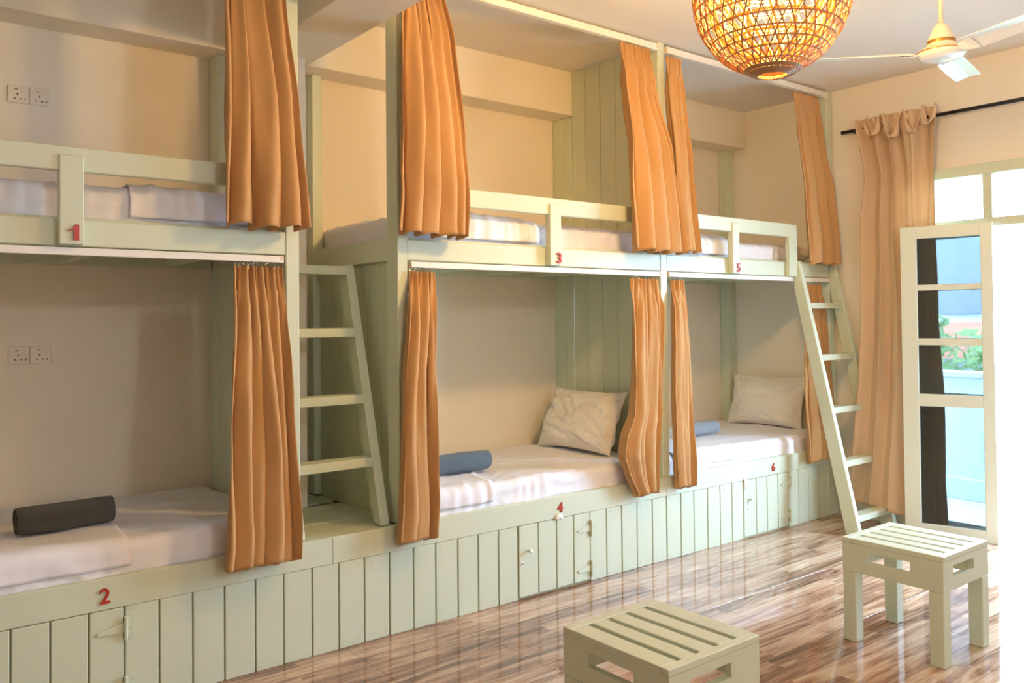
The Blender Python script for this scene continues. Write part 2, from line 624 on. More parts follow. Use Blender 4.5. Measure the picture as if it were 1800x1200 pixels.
def towel(x0, x1, y, z, r, ang, mat, seed, label, turns=3.2):
    """a rolled towel lying on height z"""
    t = thing('rolled_towel', ((x0 + x1) / 2, y, z), label, 'towel')
    n, nl = 96, 40
    cx = (x0 + x1) / 2
    L = x1 - x0
    ca, sa = math.cos(ang), math.sin(ang)
    verts, faces = [], []
    for i in range(nl + 1):
        lx = -L / 2 + L * i / nl
        for j in range(n + 1):
            f = j / n
            th = 2 * PI * turns * f - 1.2
            rr = r * (0.16 + 0.84 * f ** 0.85)
            e = 1 + 0.13 * noise.noise(Vector((lx * 5 + seed, math.cos(th) * .8, math.sin(th) * .8))) + 0.03 * noise.noise(Vector((lx * 22, math.cos(th) * 4, math.sin(th) * 4))) - 0.10 * (abs(lx) / (L / 2)) ** 6
            endj = 0.010 * noise.noise(Vector((f * 6, seed, 0))) * (1 if i in (0, nl) else 0)
            py = rr * e * math.cos(th) * 1.06
            pz = rr * e * math.sin(th) * 0.95 + r * 0.95
            if pz < 0.004: pz = 0.004
            qx = lx + endj
            verts.append((cx + qx * ca - py * sa, y + qx * sa + py * ca, z + pz))
    for i in range(nl):
        for j in range(n):
            q = i * (n + 1) + j
            faces.append((q, q + 1, q + n + 2, q + n + 1))
    o = mesh('rolled_cloth', verts, faces, mat, t, True)
    md = o.modifiers.new('thickness', 'SOLIDIFY')
    md.thickness = 0.009
    md.offset = -1
    return t

# ------------------------------------------------------------------ room
XW, YB, ZC = 6.19, 1.05, 3.35
def struct(o):
    o['kind'] = 'structure'
    return o

fl = box('floor', -2.9, XW + 0.14, -6.6, YB + 0.1, -0.12, -0.008, 'grout', bev=0)
struct(fl)
for i in range(-10, 5):
    for j in range(-9, 3):
        x0 = 3.68 + 0.6 * i
        y0 = -1.36 + 0.6 * j
        x1, y1 = min(x0 + 0.6, XW + 0.13), min(y0 + 0.6, YB)
        if x0 < -2.9 or y0 < -6.6 or y0 >= 0.02: continue
        box('tile', x0 + 0.0008, x1 - 0.0008, y0 + 0.0008, min(y1, 0.3) - 0.0008, -0.01, 0.0, 'floor', fl, bev=0.0006)
struct(box('ceiling', -2.9, XW + 0.2, -6.6, YB + 0.1, ZC, ZC + 0.15, 'ceiling', bev=0))
struct(box('wall_back', -2.9, XW + 0.2, YB, YB + 0.15, -0.1, ZC, 'wall', bev=0))
struct(box('wall_left', -2.9, -2.75, -6.6, YB, -0.1, ZC, 'wall', bev=0))
struct(box('trim_1', -2.75, XW, 0.83, YB, 3.03, ZC, 'wall', bev=0.004))          # beam along the back wall
struct(box('trim_2', 1.77, 2.09, -6.5, 0.85, 3.03, ZC, 'wall', bev=0.004))        # cross beam
struct(box('trim_3', 1.72, 2.02, 0.71, YB, 0.0, 3.03, 'wall', bev=0.004))        # column under the cross beam
# wall on the door side, with the doorway
OY0, OY1, OZ = -0.52, -2.42, 2.60
mb = MB()
mb.box(XW, XW + 0.16, OY0, YB, -0.1, ZC)
mb.box(XW, XW + 0.16, OY1, OY0, OZ, ZC)
mb.box(XW, XW + 0.16, -6.5, OY1, -0.1, ZC)
struct(mb.build('wall_right', 'wall'))
struct(box('wall_front', -2.9, XW + 0.2, -6.6, -6.5, -0.1, ZC, 'wall', bev=0))

# door frame, transom, leaves
FX0, FX1 = XW - 0.012, XW + 0.09
df = thing('door_1', (XW, -1.45, 0), 'sage green glazed balcony doorway with a row of transom panes', None)
del df['label']
df['kind'] = 'structure'
box('door_frame', FX0, FX1, OY0 - 0.07, OY0, 0, OZ, 'paint', df)
box('door_frame', FX0, FX1, OY1, OY1 + 0.07, 0, OZ, 'paint', df)
box('door_frame', FX0 - 0.008, FX1, OY1, OY0, OZ - 0.07, OZ + 0.003, 'paint', df)
box('transom_bar', FX0, FX1, OY1 + 0.07, OY0 - 0.07, 2.165, 2.225, 'paint', df)
for yc in (-1.157, -1.78):
    box('mullion', FX0 + 0.002, FX1 - 0.002, yc - 0.03, yc + 0.03, 2.225, 2.53, 'paint', df)
for a, b in ((OY1 + 0.07, -1.81), (-1.75, -1.187), (-1.127, OY0 - 0.07)):
    box('pane', XW + 0.035, XW + 0.04, a, b, 2.225, 2.53, 'clear', df, bev=0)

PZ = [(0.085, 0.915), (1.0, 1.345), (1.395, 1.735), (1.775, 2.105)]
def leaf(parent, P0, dirv, width, mat_glass, z0=0.012, z1=2.19, thick=0.038):
    """P0 hinge point on the floor, dirv unit vector along the leaf"""
    d = Vector(dirv).normalized()
    nrm = Vector((-d.y, d.x, 0))
    def blk(name, a, b, za, zb, t=thick, mat='door_paint', par=parent):
        vs = []
        for s in (a, b):
            for w_ in (-t / 2, t / 2):
                for z in (za, zb):
                    vs.append(Vector((P0[0], P0[1], 0)) + d * s + nrm * w_ + Vector((0, 0, z)))
        fs = [(0, 1, 3, 2), (4, 6, 7, 5), (0, 4, 5, 1), (2, 3, 7, 6), (0, 2, 6, 4), (1, 5, 7, 3)]
        o = mesh(name, vs, fs, mat, par)
        if mat == 'door_paint':
            md = o.modifiers.new('b', 'BEVEL'); md.width = 0.003; md.segments = 1
        return o
    st = 0.105 * width / 0.57
    blk('stile', 0, 0.075, z0, z1)
    blk('stile', width - st, width, z0, z1)
    blk('rail', 0.075, width - st, z0, PZ[0][0])
    blk('rail', 0.075, width - st, PZ[0][1], PZ[1][0])
    blk('glazing_bar', 0.075, width - st, PZ[1][1], PZ[2][0], thick * 0.8)
    blk('glazing_bar', 0.075, width - st, PZ[2][1], PZ[3][0], thick * 0.8)
    blk('rail', 0.075, width - st, PZ[3][1], z1)
    for (za, zb) in PZ:
        blk('pane', 0.075, width - st, za, zb, 0.005, mat_glass)

# closed leaf in the wall plane
cl = thing('door_2', (XW + 0.04, -1.16, 0), 'x', None); del cl['label']; cl['kind'] = 'structure'
leaf(cl, (XW + 0.045, -1.17), (0, 1, 0), 0.57, 'clear')
# open leaf folded back against the drape
ol = thing('door_3', (6.175, -1.19, 0), 'x', None); del ol['label']; ol['kind'] = 'structure'
leaf(ol, (6.15, -1.20), (-0.15, 0.56, 0), 0.585, 'glass', z0=0.0)
for z in (0.35, 1.15, 1.95):
    mb = MB(); mb.tube([(6.158, -1.205, z - 0.04), (6.158, -1.205, z + 0.04)], 0.006, 8)
    mb.build('hinge', 'white_metal', ol, True)

# ------------------------------------------------------------------ bunks
ZB, ZF0 = 0.535, 0.41           # bench top, lower edge of the bench fascia
ZM0, ZM1 = 1.862, 1.968         # mid rail
rnd = random.Random(4)
def numeral(txt, x, z, parent, y=-0.006, h=0.062):
    cu = bpy.data.curves.new('numeral', 'FONT')
    cu.body = txt
    cu.size = h * 1.38
    cu.extrude = 0.004
    cu.offset = h * 0.022
    cu.align_x = 'CENTER'
    o = bpy.data.objects.new('tmp', cu)
    COL.objects.link(o)
    dg = bpy.context.evaluated_depsgraph_get()
    me = bpy.data.meshes.new_from_object(o.evaluated_get(dg))
    COL.objects.unlink(o)
    bpy.data.objects.remove(o)
    if txt == '1':
        hh = h / 2 * 1.0
        out = [(-0.018, 0.66), (0.000, 0.80), (0.006, 1.0), (0.019, 1.0), (0.019, 0.0), (0.000, 0.0), (0.000, 0.66), (-0.018, 0.56)]
        bm = bmesh.new()
        vs = [bm.verts.new((a * h / 0.062, b * h, 0.004)) for a, b in out]
        fc = bm.faces.new(vs[::-1])
        ex = bmesh.ops.extrude_face_region(bm, geom=[fc])
        bmesh.ops.translate(bm, vec=(0, 0, -0.008), verts=[e for e in ex['geom'] if isinstance(e, bmesh.types.BMVert)])
        bmesh.ops.recalc_face_normals(bm, faces=bm.faces)
        bm.to_mesh(me)
        bm.free()
    me.transform(Matrix.Rotation(PI / 2, 4, 'X'))
    me.materials.clear()
    me.materials.append(M['red'])
    q = link('numeral', me, (x, y, z - h / 2), parent)
    q['label'] = 'red wooden numeral ' + txt
    return q

def hinge(xe, z, parent, strap=0.105):
    """strap hinge at the right edge of a cupboard door"""
    mb = MB()
    mb.tube([(xe, -0.013, z - 0.047), (xe, -0.013, z + 0.047)], 0.0075, 10)
    mb.box(xe + 0.004, xe + 0.040, -0.0085, -0.0005, z - 0.044, z + 0.044)
    y0_, y1_ = -0.0095, -0.0035
    mb.add([(xe - 0.004, y0_, z - 0.018), (xe - 0.004, y0_, z + 0.022), (xe - strap, y0_, z + 0.000), (xe - strap, y0_, z - 0.013),
            (xe - 0.004, y1_, z - 0.018), (xe - 0.004, y1_, z + 0.022), (xe - strap, y1_, z + 0.000), (xe - strap, y1_, z - 0.013)],
           [(0, 1, 2, 3), (7, 6, 5, 4), (0, 4, 5, 1), (1, 5, 6, 2), (2, 6, 7, 3), (3, 7, 4, 0)])
    for dz in (-0.03, 0, 0.03):
        mb.tube([(xe + 0.024, -0.0105, z + dz), (xe + 0.024, -0.008, z + dz)], 0.0042, 8)
    return mb.build('hinge', 'paint', parent)

SE = [0.363, 0.496, 0.629, 0.765, 0.898, 1.033, 1.169, 1.305, 1.443, 1.576, 1.715, 1.851, 1.987, 2.126, 2.264, 2.397, 2.536,
      2.668, 2.806, 2.941, 3.085, 3.222, 3.355, 3.487, 3.624, 3.755, 3.891, 4.032, 4.166, 4.304, 4.435, 4.577, 4.710, 4.841,
      4.969, 5.114, 5.243, 5.376, 5.511, 5.643, 5.779, 5.918, 6.038, 6.185]
SE = [-0.435, -0.302, -0.169, -0.036, 0.097, 0.230] + SE
DOORS = {(0.363, 0.898): 0, (2.941, 3.487): 1, (4.969, 5.511): 2}

def door_of(a):
    for (p, q) in DOORS:
        if p - 1e-3 <= a < q - 1e-3: return (p, q)
    return None

beds = []
specs = [(-0.435, 1.851, 'sage green built-in bunk marked one and two, the nearest of the three', 1.6),
         (1.851, 4.166, 'sage green built-in bunk marked three and four beside the recessed ladder', 4.14),
         (4.166, 6.185, 'sage green built-in bunk marked five and six, farthest, beside the balcony doorway', 6.17)]
for (xa, xb, lab, _) in specs:
    beds.append(thing('bunk_bed', ((xa + xb) / 2, 0.5, 0), lab, 'bunk bed', 'built-in bunks along the wall'))
b1, b2, b3 = beds

doors = {}
for (p, q), k in DOORS.items():
    bed = beds[k]
    dm = thing('cupboard_door', ((p + q) / 2, 0.01, 0.2), 'x', None)
    del dm['label']
    dm.parent = bed
    dm.location = Vector(((p + q) / 2, 0.01, 0.2)) - wloc(bed)
    doors[(p, q)] = dm
for i in range(len(SE) - 1):
    a, b = SE[i], SE[i + 1]
    bed = b1 if a < 1.84 else (b2 if a < 4.16 else b3)
    dk = door_of(a)
    par = doors[dk] if dk else bed
    dy = rnd.uniform(-0.0012, 0.0012) + (-0.003 if dk else 0)
    g = 0.0036
    lo = 0.012 if dk else 0.0
    box('plank', a + g, b - g, 0.0 + dy, 0.0125, lo, ZF0 - (0.003 if dk else 0.0), 'paint', par, bev=0.003)
for k, (xa, xb, lab, _) in enumerate(specs):
    bed = beds[k]
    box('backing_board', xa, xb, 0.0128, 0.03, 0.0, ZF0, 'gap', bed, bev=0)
fj = [-0.435, 1.817, 4.166, 6.185]
for k in range(3):
    box('fascia', fj[k] + 0.0005, fj[k + 1] - 0.0005, -0.004, 0.03, ZF0, ZB, 'paint', beds[k], bev=0.003)
for k, (xa, xb) in enumerate(((-0.435, 1.60), (2.25, 4.13), (4.20, 6.18))):
    box('bed_base', xa, xb, 0.03, YB - 0.005, ZB - 0.045, ZB - 0.008, 'paint', beds[k], bev=0)

mb = MB()
mb.box(4.966, 4.992, -0.016, -0.0045, 0.400, 0.424)
mb.box(4.971, 4.979, -0.012, -0.0035, 0.350, 0.400)
lt = mb.build('latch', 'white_metal', doors[(4.969, 5.511)], bev=0.001)
lt['label'] = 'small white latch'
lt['kind'] = 'thing'
del lt['kind']
# filled nail heads near the ends of the planks
for k, bed in enumerate(beds):
    mb = MB()
    rn = random.Random(40 + k)
    for i in range(len(SE) - 1):
        a, b = SE[i], SE[i + 1]
        if (a < 1.84, 1.84 <= a < 4.16, a >= 4.16)[k] and not door_of(a):
            for zz in (0.03, ZF0 - 0.028):
                for xx in (a + 0.028, b - 0.028):
                    x_, z_ = xx + rn.uniform(-0.012, 0.012), zz + rn.uniform(-0.008, 0.008)
                    mb.tube([(x_, -0.0024, z_), (x_, 0.0, z_)], 0.0032, 6)
    nh = mb.build('nail_head', 'paint', bed)
    nh['kind'] = 'stuff'

# cupboard hardware
hinge(0.900, 0.325, doors[(0.363, 0.898)])
hinge(0.900, 0.085, doors[(0.363, 0.898)])
hinge(3.488, 0.315, doors[(2.941, 3.487)])
hinge(3.488, 0.080, doors[(2.941, 3.487)])
hinge(5.513, 0.332, doors[(4.969, 5.511)])
hinge(5.513, 0.086, doors[(4.969, 5.511)])
for (x, z, dk, lx, lz) in ((3.01, 0.265, (2.941, 3.487), 2.968, 0.200), (5.034, 0.271, (4.969, 5.511), 5.016, 0.205), (0.42, 0.265, (0.363, 0.898), 0.39, 0.2)):
    mb = MB()
    prof = [(0.0005, 0.030), (0.010, 0.0295), (0.013, 0.025), (0.011, 0.019), (0.006, 0.014), (0.006, 0.0), (0.0005, 0.0)]
    for r, h in prof: pass
    base = len(mb.v)
    n = 14
    for r, h in prof:
        for q in range(n):
            th = 2 * PI * q / n
            mb.v.append(Vector((x + r * math.cos(th), -0.003 - h, z + r * math.sin(th))))
    for i in range(len(prof) - 1):
        for q in range(n):
            mb.f.append([i * n + q, i * n + (q + 1) % n, (i + 1) * n + (q + 1) % n, (i + 1) * n + q])
    mb.build('knob', 'white_metal', doors[dk], True)
    mb = MB()
    mb.tube([(lx, -0.002, lz), (lx, -0.007, lz)], 0.013, 16)
    lk = mb.build('lock', 'white_metal', doors[dk], False)
    mb = MB()
    mb.tube([(lx, -0.0072, lz), (lx, -0.0085, lz)], 0.006, 12)
    mb.build('keyhole', 'steel', doors[dk], False)

numeral('2', 0.823, 0.469, b1)
numeral('4', 3.250, 0.472, b2, h=0.058)
numeral('6', 5.317, 0.466, b3, h=0.058)

# posts
def post(x0, x1, y0, y1, z0, z1, bed, name='post'):
    return box(name, x0, x1, y0, y1, z0, z1, 'paint', bed, bev=0.004)
post(1.592, 1.658, -0.002, 0.10, ZB, ZC, b1)
post(2.182, 2.242, -0.002, 0.105, ZB, ZC, b2)
post(4.136, 4.198, -0.002, 0.10, ZB, ZC, b2)
post(6.105, 6.172, -0.002, 0.10, ZB, ZC, b3)
post(1.60, 1.665, 0.93, YB - 0.003, ZB, 3.03, b1, 'rear_post')
post(2.182, 2.245, 0.972, YB - 0.003, ZB, 3.03, b2, 'rear_post')
post(6.09, XW - 0.003, 0.955, YB - 0.003, 0.6, 3.03, b3, 'rear_post')
# mid rails, with the little ledge behind them
for k, (xa, xb) in enumerate(((-0.435, 1.592), (2.242, 4.136), (4.198, 6.105))):
    box('mid_rail', xa, xb, 0.0, 0.035, ZM0, ZM1, 'paint', beds[k], bev=0.004)
    box('ledge', xa, xb, 0.036, 0.075, ZM0 + 0.05, ZM1 + 0.012, 'paint', beds[k], bev=0.003)
    box('upper_base', xa, xb, 0.076, YB - 0.006, ZM1 - 0.03, ZM1 - 0.008, 'paint', beds[k], bev=0)
    box('wall_ledger', xa, xb, YB - 0.05, YB - 0.004, ZM0 - 0.01, ZM1 - 0.031, 'paint', beds[k], bev=0.002)
    n = 4
    for i in range(n):
        x = xa + (xb - xa) * (i + 0.55) / n
        box('joist', x - 0.022, x + 0.022, 0.04, YB - 0.051, ZM0 - 0.002, ZM1 - 0.032, 'paint', beds[k], bev=0.002)

# guard rails
def guard(bed, xa, xb, stiles, end_stile=None):
    box('guard_rail', xa, xb, -0.036, -0.001, 2.153, 2.250, 'paint', bed, bev=0.004)
    for (p, q) in stiles:
        box('guard_stile', p, q, -0.046, -0.001, ZM0 + 0.002, 2.215, 'paint', bed, bev=0.004)
    if end_stile:
        box('guard_stile', end_stile[0], end_stile[1], -0.040, -0.001, ZM0 - 0.004, 2.246, 'paint', bed, bev=0.004)
guard(b1, -0.43, 1.312, [(0.652, 0.740)])
guard(b2, 2.26, 3.872, [(3.161, 3.248)])
guard(b3, 4.36, 5.565, [(4.832, 4.909)], (5.515, 5.618))
numeral('1', 0.702, 1.912, b1, y=-0.050)
numeral('3', 3.224, 1.908, b2, y=-0.050)
numeral('5', 4.888, 1.905, b3, y=-0.050)

# end panel of bunk 1/2 (lower part) and end rails
yy = 0.10
for k in range(6):
    y1_ = 0.93 if k == 5 else yy + 0.138
    box('panel_board', 1.605, 1.625, yy + 0.001, y1_ - 0.001, ZB - 0.01, ZM0, 'paint', b1, bev=0.003)
    yy = y1_
box('end_rail', 1.60, 1.655, 0.10, 0.93, ZM0, ZM1, 'paint', b1)
# end panel of bunk 3/4, set back between its posts
yy = 0.105
for k in range(6):
    y1_ = 0.972 if k == 5 else yy + 0.144
    box('panel_board', 2.226, 2.244, yy + 0.001, y1_ - 0.001, ZB - 0.01, ZM0, 'paint', b2, bev=0.003)
    yy = y1_
box('end_rail', 2.182, 2.235, 0.105, 0.972, ZM0, ZM1, 'paint', b2)
box('end_ledge', 2.188, 2.24, 0.105, 0.972, ZM1 - 0.002, ZM1 + 0.012, 'paint', b2)
# partition of vertical boards between bunks 3/4 and 5/6
ys = [0.10, 0.246, 0.391, 0.540, 0.690, 0.835, 0.918, 1.045]
for k in range(len(ys) - 1):
    top = 3.345 if ys[k] < 0.8 else 3.027
    box('panel_board', 4.140, 4.156, ys[k] + 0.001, min(ys[k + 1] - 0.001, 0.829 if ys[k] < .8 and ys[k+1] > .83 else 9), ZB - 0.01, top, 'paint', b2, bev=0.0035)
# boards of the recess floor beside the ladder
ys = [0.031, 0.16, 0.31, 0.47, 0.63, 0.79, 0.95, 1.045]
for k in range(len(ys) - 1):
    xe0 = 1.662 if ys[k] < 0.64 else 2.022
    if 0.62 < ys[k] < 0.7:
        xe0 = 1.662
    y1_ = ys[k + 1] - 0.001
    if ys[k] < 0.70 < y1_:
        y1_ = 0.708
    box('floor_board', (2.024 if ys[k] > 0.7 else 1.662), (2.180 if k == 0 or k == len(ys) - 2 else 2.2245), ys[k] + 0.001, y1_, ZB - 0.022, ZB - 0.004 - 0.0015 * (k % 2), 'paint', b2, bev=0.002)
box('cleat', 1.66, 1.80, 0.032, 0.70, ZB - 0.06, ZB - 0.023, 'paint', b2)

# ladders
def strut(name, x0, x1, pts, parent, mat='paint'):
    """a board with the side outline pts [(y, z)] between x0 and x1"""
    n = len(pts)
    vs = [(x0, y, z) for y, z in pts] + [(x1, y, z) for y, z in pts]
    fs = [list(range(n)), list(range(n, 2 * n))[::-1]] + [[i, n + i, n + (i + 1) % n, (i + 1) % n] for i in range(n)]
    fs = [f[::-1] for f in fs]
    o = mesh(name, vs, fs, mat, parent)
    md = o.modifiers.new('b', 'BEVEL'); md.width = 0.004; md.segments = 1
    return o
la = thing('ladder', (1.9, 0.2, ZB), 'sage green recess ladder between bunk two and bunk four', 'ladder')
strut('stringer', 2.100, 2.150, [(0.035, ZB), (0.115, ZB), (0.500, ZM0 - 0.004), (0.400, ZM0 - 0.004)], la)
strut('stringer', 1.664, 1.700, [(0.035, ZB), (0.115, ZB), (0.500, ZM0 - 0.004), (0.400, ZM0 - 0.004)], la)
for zt in (1.848, 1.520, 1.180, 0.868):
    yf = 0.035 + (zt - ZB) / (ZM0 - ZB) * 0.365 - 0.015
    box('rung', 1.66 if zt > 1.8 else 1.701, 2.099, yf, yf + 0.10, zt - 0.046, zt, 'paint', la, bev=0.003)
lb = thing('ladder', (5.86, -0.3, 0), 'sage green leaning ladder in front of bunk six beside the beige drape', 'ladder')
for (xa, xb) in ((5.618, 5.660), (6.103, 6.146)):
    strut('stringer', xa, xb, [(-0.50, 0.001), (-0.39, 0.001), (0.0 - 0.004, 1.775), (-0.004, 1.975), (-0.045, 1.975)], lb)
for zt in (1.662, 1.275, 0.893, 0.515, 0.135):
    yf = -0.50 + zt / 1.975 * 0.455 + 0.006
    box('rung', 5.660, 6.103, yf, yf + 0.095, zt - 0.045, zt, 'paint', lb, bev=0.003)

# curtain tracks
def track(x0, x1, y, z0, z1, label):
    t = thing('curtain_track', ((x0 + x1) / 2, y, z0), label, 'curtain track', 'white curtain tracks')
    box('rail', x0, x1, y - 0.016, y + 0.016, z0, z1, 'track', t, bev=0.002)
    box('slot_lip', x0, x1, y - 0.020, y - 0.0165, z0, z0 + 0.009, 'track', t, bev=0)
    for x in (x0, x1):
        box('end_cap', x - 0.006, x + 0.006, y - 0.019, y + 0.019, z0 - 0.002, z1 + 0.001, 'fan_cream', t, bev=0.002)
    return t
track(-0.42, 1.572, 0.006, 1.826, 1.856, 'white curtain track under the numbered rail one')
track(2.262, 4.116, 0.006, 1.826, 1.856, 'white curtain track under the numbered rail three')
track(4.216, 6.09, 0.006, 1.826, 1.856, 'white curtain track under the numbered rail five')
track(2.262, 4.120, 0.0, 3.286, 3.330, 'white ceiling track over the tan curtains of bunk three')
track(4.216, 6.09, 0.0, 3.286, 3.330, 'white ceiling track over the tan curtains of bunk five')

# ------------------------------------------------------------------ curtains
def upper_curtain(rows, folds, seed, label, **kw):
    v, f = cloth_grid(rows, folds, seed, lim=(2.30, -0.050), **kw)
    o = mesh('curtain', v, f, 'curtain', None, True, origin=((rows[0][1] + rows[0][2]) / 2, rows[0][3], rows[-1][0]))
    hem_fix(o)
    return tag(o, label, 'curtain', 'tan curtains of the upper bunks')

upper_curtain([(3.27, 1.33, 1.565, -0.02, 0.010), (3.0, 1.290, 1.570, -0.05, 0.024), (2.5, 1.275, 1.610, -0.095, 0.030), (1.968, 1.268, 1.652, -0.100, 0.036)],
              4, 1, 'tan curtain gathered on the upper bunk over numeral one, darkest in its folds', per=20)
upper_curtain([(3.272, 2.205, 2.455, -0.02, 0.010), (3.0, 2.175, 2.490, -0.05, 0.022), (2.5, 2.150, 2.515, -0.095, 0.030), (2.2, 2.135, 2.535, -0.100, 0.034), (1.982, 2.115, 2.53, -0.102, 0.036)],
              5, 12, 'tan curtain at the near end of the upper bunk over numeral three', per=18)
upper_curtain([(3.272, 3.765, 4.035, -0.02, 0.010), (3.0, 3.740, 4.04, -0.060, 0.022), (2.6, 3.735, 4.13, -0.112, 0.028), (1.970, 3.728, 4.225, -0.128, 0.036)],
              4, 23, 'wide tan curtain at the far end of the upper bunk over numeral three', per=20)
upper_curtain([(3.262, 4.205, 4.33, -0.02, 0.008), (3.0, 4.16, 4.33, -0.045, 0.018), (2.52, 4.20, 4.36, -0.070, 0.018), (1.985, 4.23, 4.435, -0.075, 0.022)],
              3, 34, 'narrow tan curtain touching its wider neighbour, at the near end of upper bunk five', per=18)
upper_curtain([(3.262, 5.62, 5.955, -0.02, 0.008), (3.0, 5.60, 5.95, -0.045, 0.018), (2.5, 5.62, 6.02, -0.085, 0.022), (1.958, 5.655, 6.095, -0.098, 0.026)],
              3, 45, 'dull tan curtain by the ceiling corner, above the leaning ladder', per=18)

def lower_curtain(rows, folds, seed, label, hx, **kw):
    cx = (rows[0][1] + rows[0][2]) / 2
    t = thing('curtain', (cx, rows[0][3], rows[-1][0]), label, 'curtain', 'tan curtains of the lower bunks')
    v, f = cloth_grid(rows, folds, seed, lim=(1.70, -0.008), **kw)
    o = mesh('cloth', v, f, 'curtain', t, True)
    hem_fix(o)
    n = 11
    me = None
    for i in range(n):
        x = hx[0] + (hx[1] - hx[0]) * (i + 0.5) / n
        if me is None:
            mb = MB()
            pts = []
            for k in range(9):
                th = PI * 1.6 * k / 8
                pts.append((0.006 * math.sin(th), 0.0, 0.004 + 0.006 * math.cos(th)))
            mb.tube(pts + [(0.002, -0.003, -0.012), (-0.003, -0.006, -0.022)], 0.0014, 5)
            me = bpy.data.meshes.new('hook')
            me.from_pydata(mb.v, [], mb.f)
            me.materials.append(M['steel'])
        h = link('hook', me, (x, rows[0][3], 1.816), t)
        h.rotation_euler = (0, 0, rnd.uniform(-1, 1))
    return t
lower_curtain([(1.806, 1.345, 1.575, 0.002, 0.012), (1.6, 1.330, 1.58, -0.015, 0.026), (1.2, 1.305, 1.592, -0.045, 0.034), (0.62, 1.280, 1.608, -0.076, 0.040), (0.49, 1.272, 1.605, -0.078, 0.040)],
              5, 56, 'tan curtain of the lower bunk marked two, hooked below the rail', (1.345, 1.57), per=18)
lower_curtain([(1.806, 2.245, 2.405, 0.002, 0.014), (1.6, 2.205, 2.375, -0.045, 0.024), (1.2, 2.172, 2.360, -0.056, 0.028), (0.6, 2.145, 2.350, -0.066, 0.030), (0.462, 2.130, 2.342, -0.068, 0.030)],
              3, 67, 'tan curtain before the blue towel, at the near end of bunk four', (2.25, 2.40), per=20)
lower_curtain([(1.806, 3.865, 4.105, 0.002, 0.014), (1.6, 3.825, 4.09, -0.03, 0.024), (1.15, 3.800, 4.05, -0.060, 0.028), (0.98, 3.775, 4.04, -0.068, 0.030), (0.82, 3.680, 4.01, -0.080, 0.034), (0.72, 3.665, 4.00, -0.082, 0.034), (0.62, 3.715, 3.99, -0.078, 0.030), (0.468, 3.80, 3.985, -0.078, 0.028)],
              4, 78, 'tan curtain bulging over the bed edge beside the pillow of bunk four', (3.87, 4.10), per=20)
lower_curtain([(1.806, 4.225, 4.365, 0.002, 0.012), (1.6, 4.200, 4.35, -0.03, 0.022), (1.0, 4.180, 4.345, -0.052, 0.026), (0.62, 4.170, 4.35, -0.064, 0.028), (0.465, 4.185, 4.345, -0.066, 0.028)],
              3, 89, 'slim tan curtain before the pale towel, at the near end of bunk six', (4.23, 4.36), per=20)
lower_curtain([(1.806, 5.72, 5.99, 0.002, 0.012), (1.6, 5.69, 6.01, -0.008, 0.018), (1.0, 5.665, 6.05, -0.034, 0.022), (0.62, 5.668, 6.065, -0.052, 0.024), (0.46, 5.668, 6.07, -0.054, 0.024)],
              3, 90, 'tan curtain behind the rungs of the leaning ladder', (5.72, 5.98), per=18)

# drape on the black rod by the door
rod = thing('curtain_rod', (6.125, -1.3, 2.985), 'black metal curtain rod above the balcony doorway', 'curtain rod')
mb = MB(); mb.tube([(6.125, -0.130, 2.990), (6.125, -2.75, 2.975)], 0.0135, 16)
mb.build('rod', 'black', rod, True)
mb = MB(); mb.tube([(6.125, -0.118, 2.990), (6.125, -0.130, 2.990)], 0.015, 16)
mb.build('end_cap', 'black', rod, True)
for y in (-0.20, -2.6):
    mb = MB(); mb.tube([(6.125, y, 2.985), (6.189, y, 2.985)], 0.008, 10)
    mb.build('bracket', 'black', rod, True)
rows = [(3.055, -0.26, -0.875, 6.105, 0.018), (2.99, -0.265, -0.875, 6.108, 0.030), (2.86, -0.30, -0.86, 6.105, 0.040), (2.62, -0.335, -0.845, 6.108, 0.034),
        (2.2, -0.285, -0.845, 6.112, 0.024), (1.5, -0.27, -0.865, 6.105, 0.020), (1.1, -0.26, -0.87, 6.075, 0.020), (0.8, -0.25, -0.88, 6.040, 0.020), (0.45, -0.225, -0.88, 6.030, 0.022), (0.155, -0.19, -0.90, 6.020, 0.024)]
v, f = cloth_grid(rows, 4, 101, axis='y', nz=120, per=24, pleat=0.03, skew=0.085, seams=(2.235, 1.52, 0.76), front=-1)
dr = mesh('curtain', v, f, 'drape', None, True, origin=(6.11, -0.55, 0.1))
hem_fix(dr)
tag(dr, 'beige floor-length drape bunched on the black rod beside the doorway', 'curtain')
# knotted loops of cloth over the rod
for k, (yc, hw, hh) in enumerate(((-0.40, 0.055, 0.13), (-0.555, 0.06, 0.17), (-0.71, 0.06, 0.16), (-0.82, 0.045, 0.12))):
    vs, fs = [], []
    n, mm = 24, 10
    for i in range(n + 1):
        t = i / n
        th = PI * (t * 1.16 - 0.08)
        for j in range(mm + 1):
            u = j / mm - 0.5
            y = yc + hw * math.cos(th) + u * 0.045 * math.sin(th * 2 + k)
            z = 3.04 - hh * max(0.0, math.sin(th)) ** 1.2 + u * 0.06 * math.cos(th)
            x = 6.085 - 0.035 * math.sin(th) - 0.02 * math.cos(u * PI) + 0.006 * noise.noise(Vector((t * 5, u * 3, k)))
            vs.append((x, y, z))
    for i in range(n):
        for j in range(mm):
            q = i * (mm + 1) + j
            fs.append((q, q + 1, q + mm + 2, q + mm + 1))
    o = mesh('swag', vs, fs, 'drape', dr, True)
    o.location = (0, 0, 0)
    for vt in o.data.vertices: pass
    hem_fix(o, 0.003)

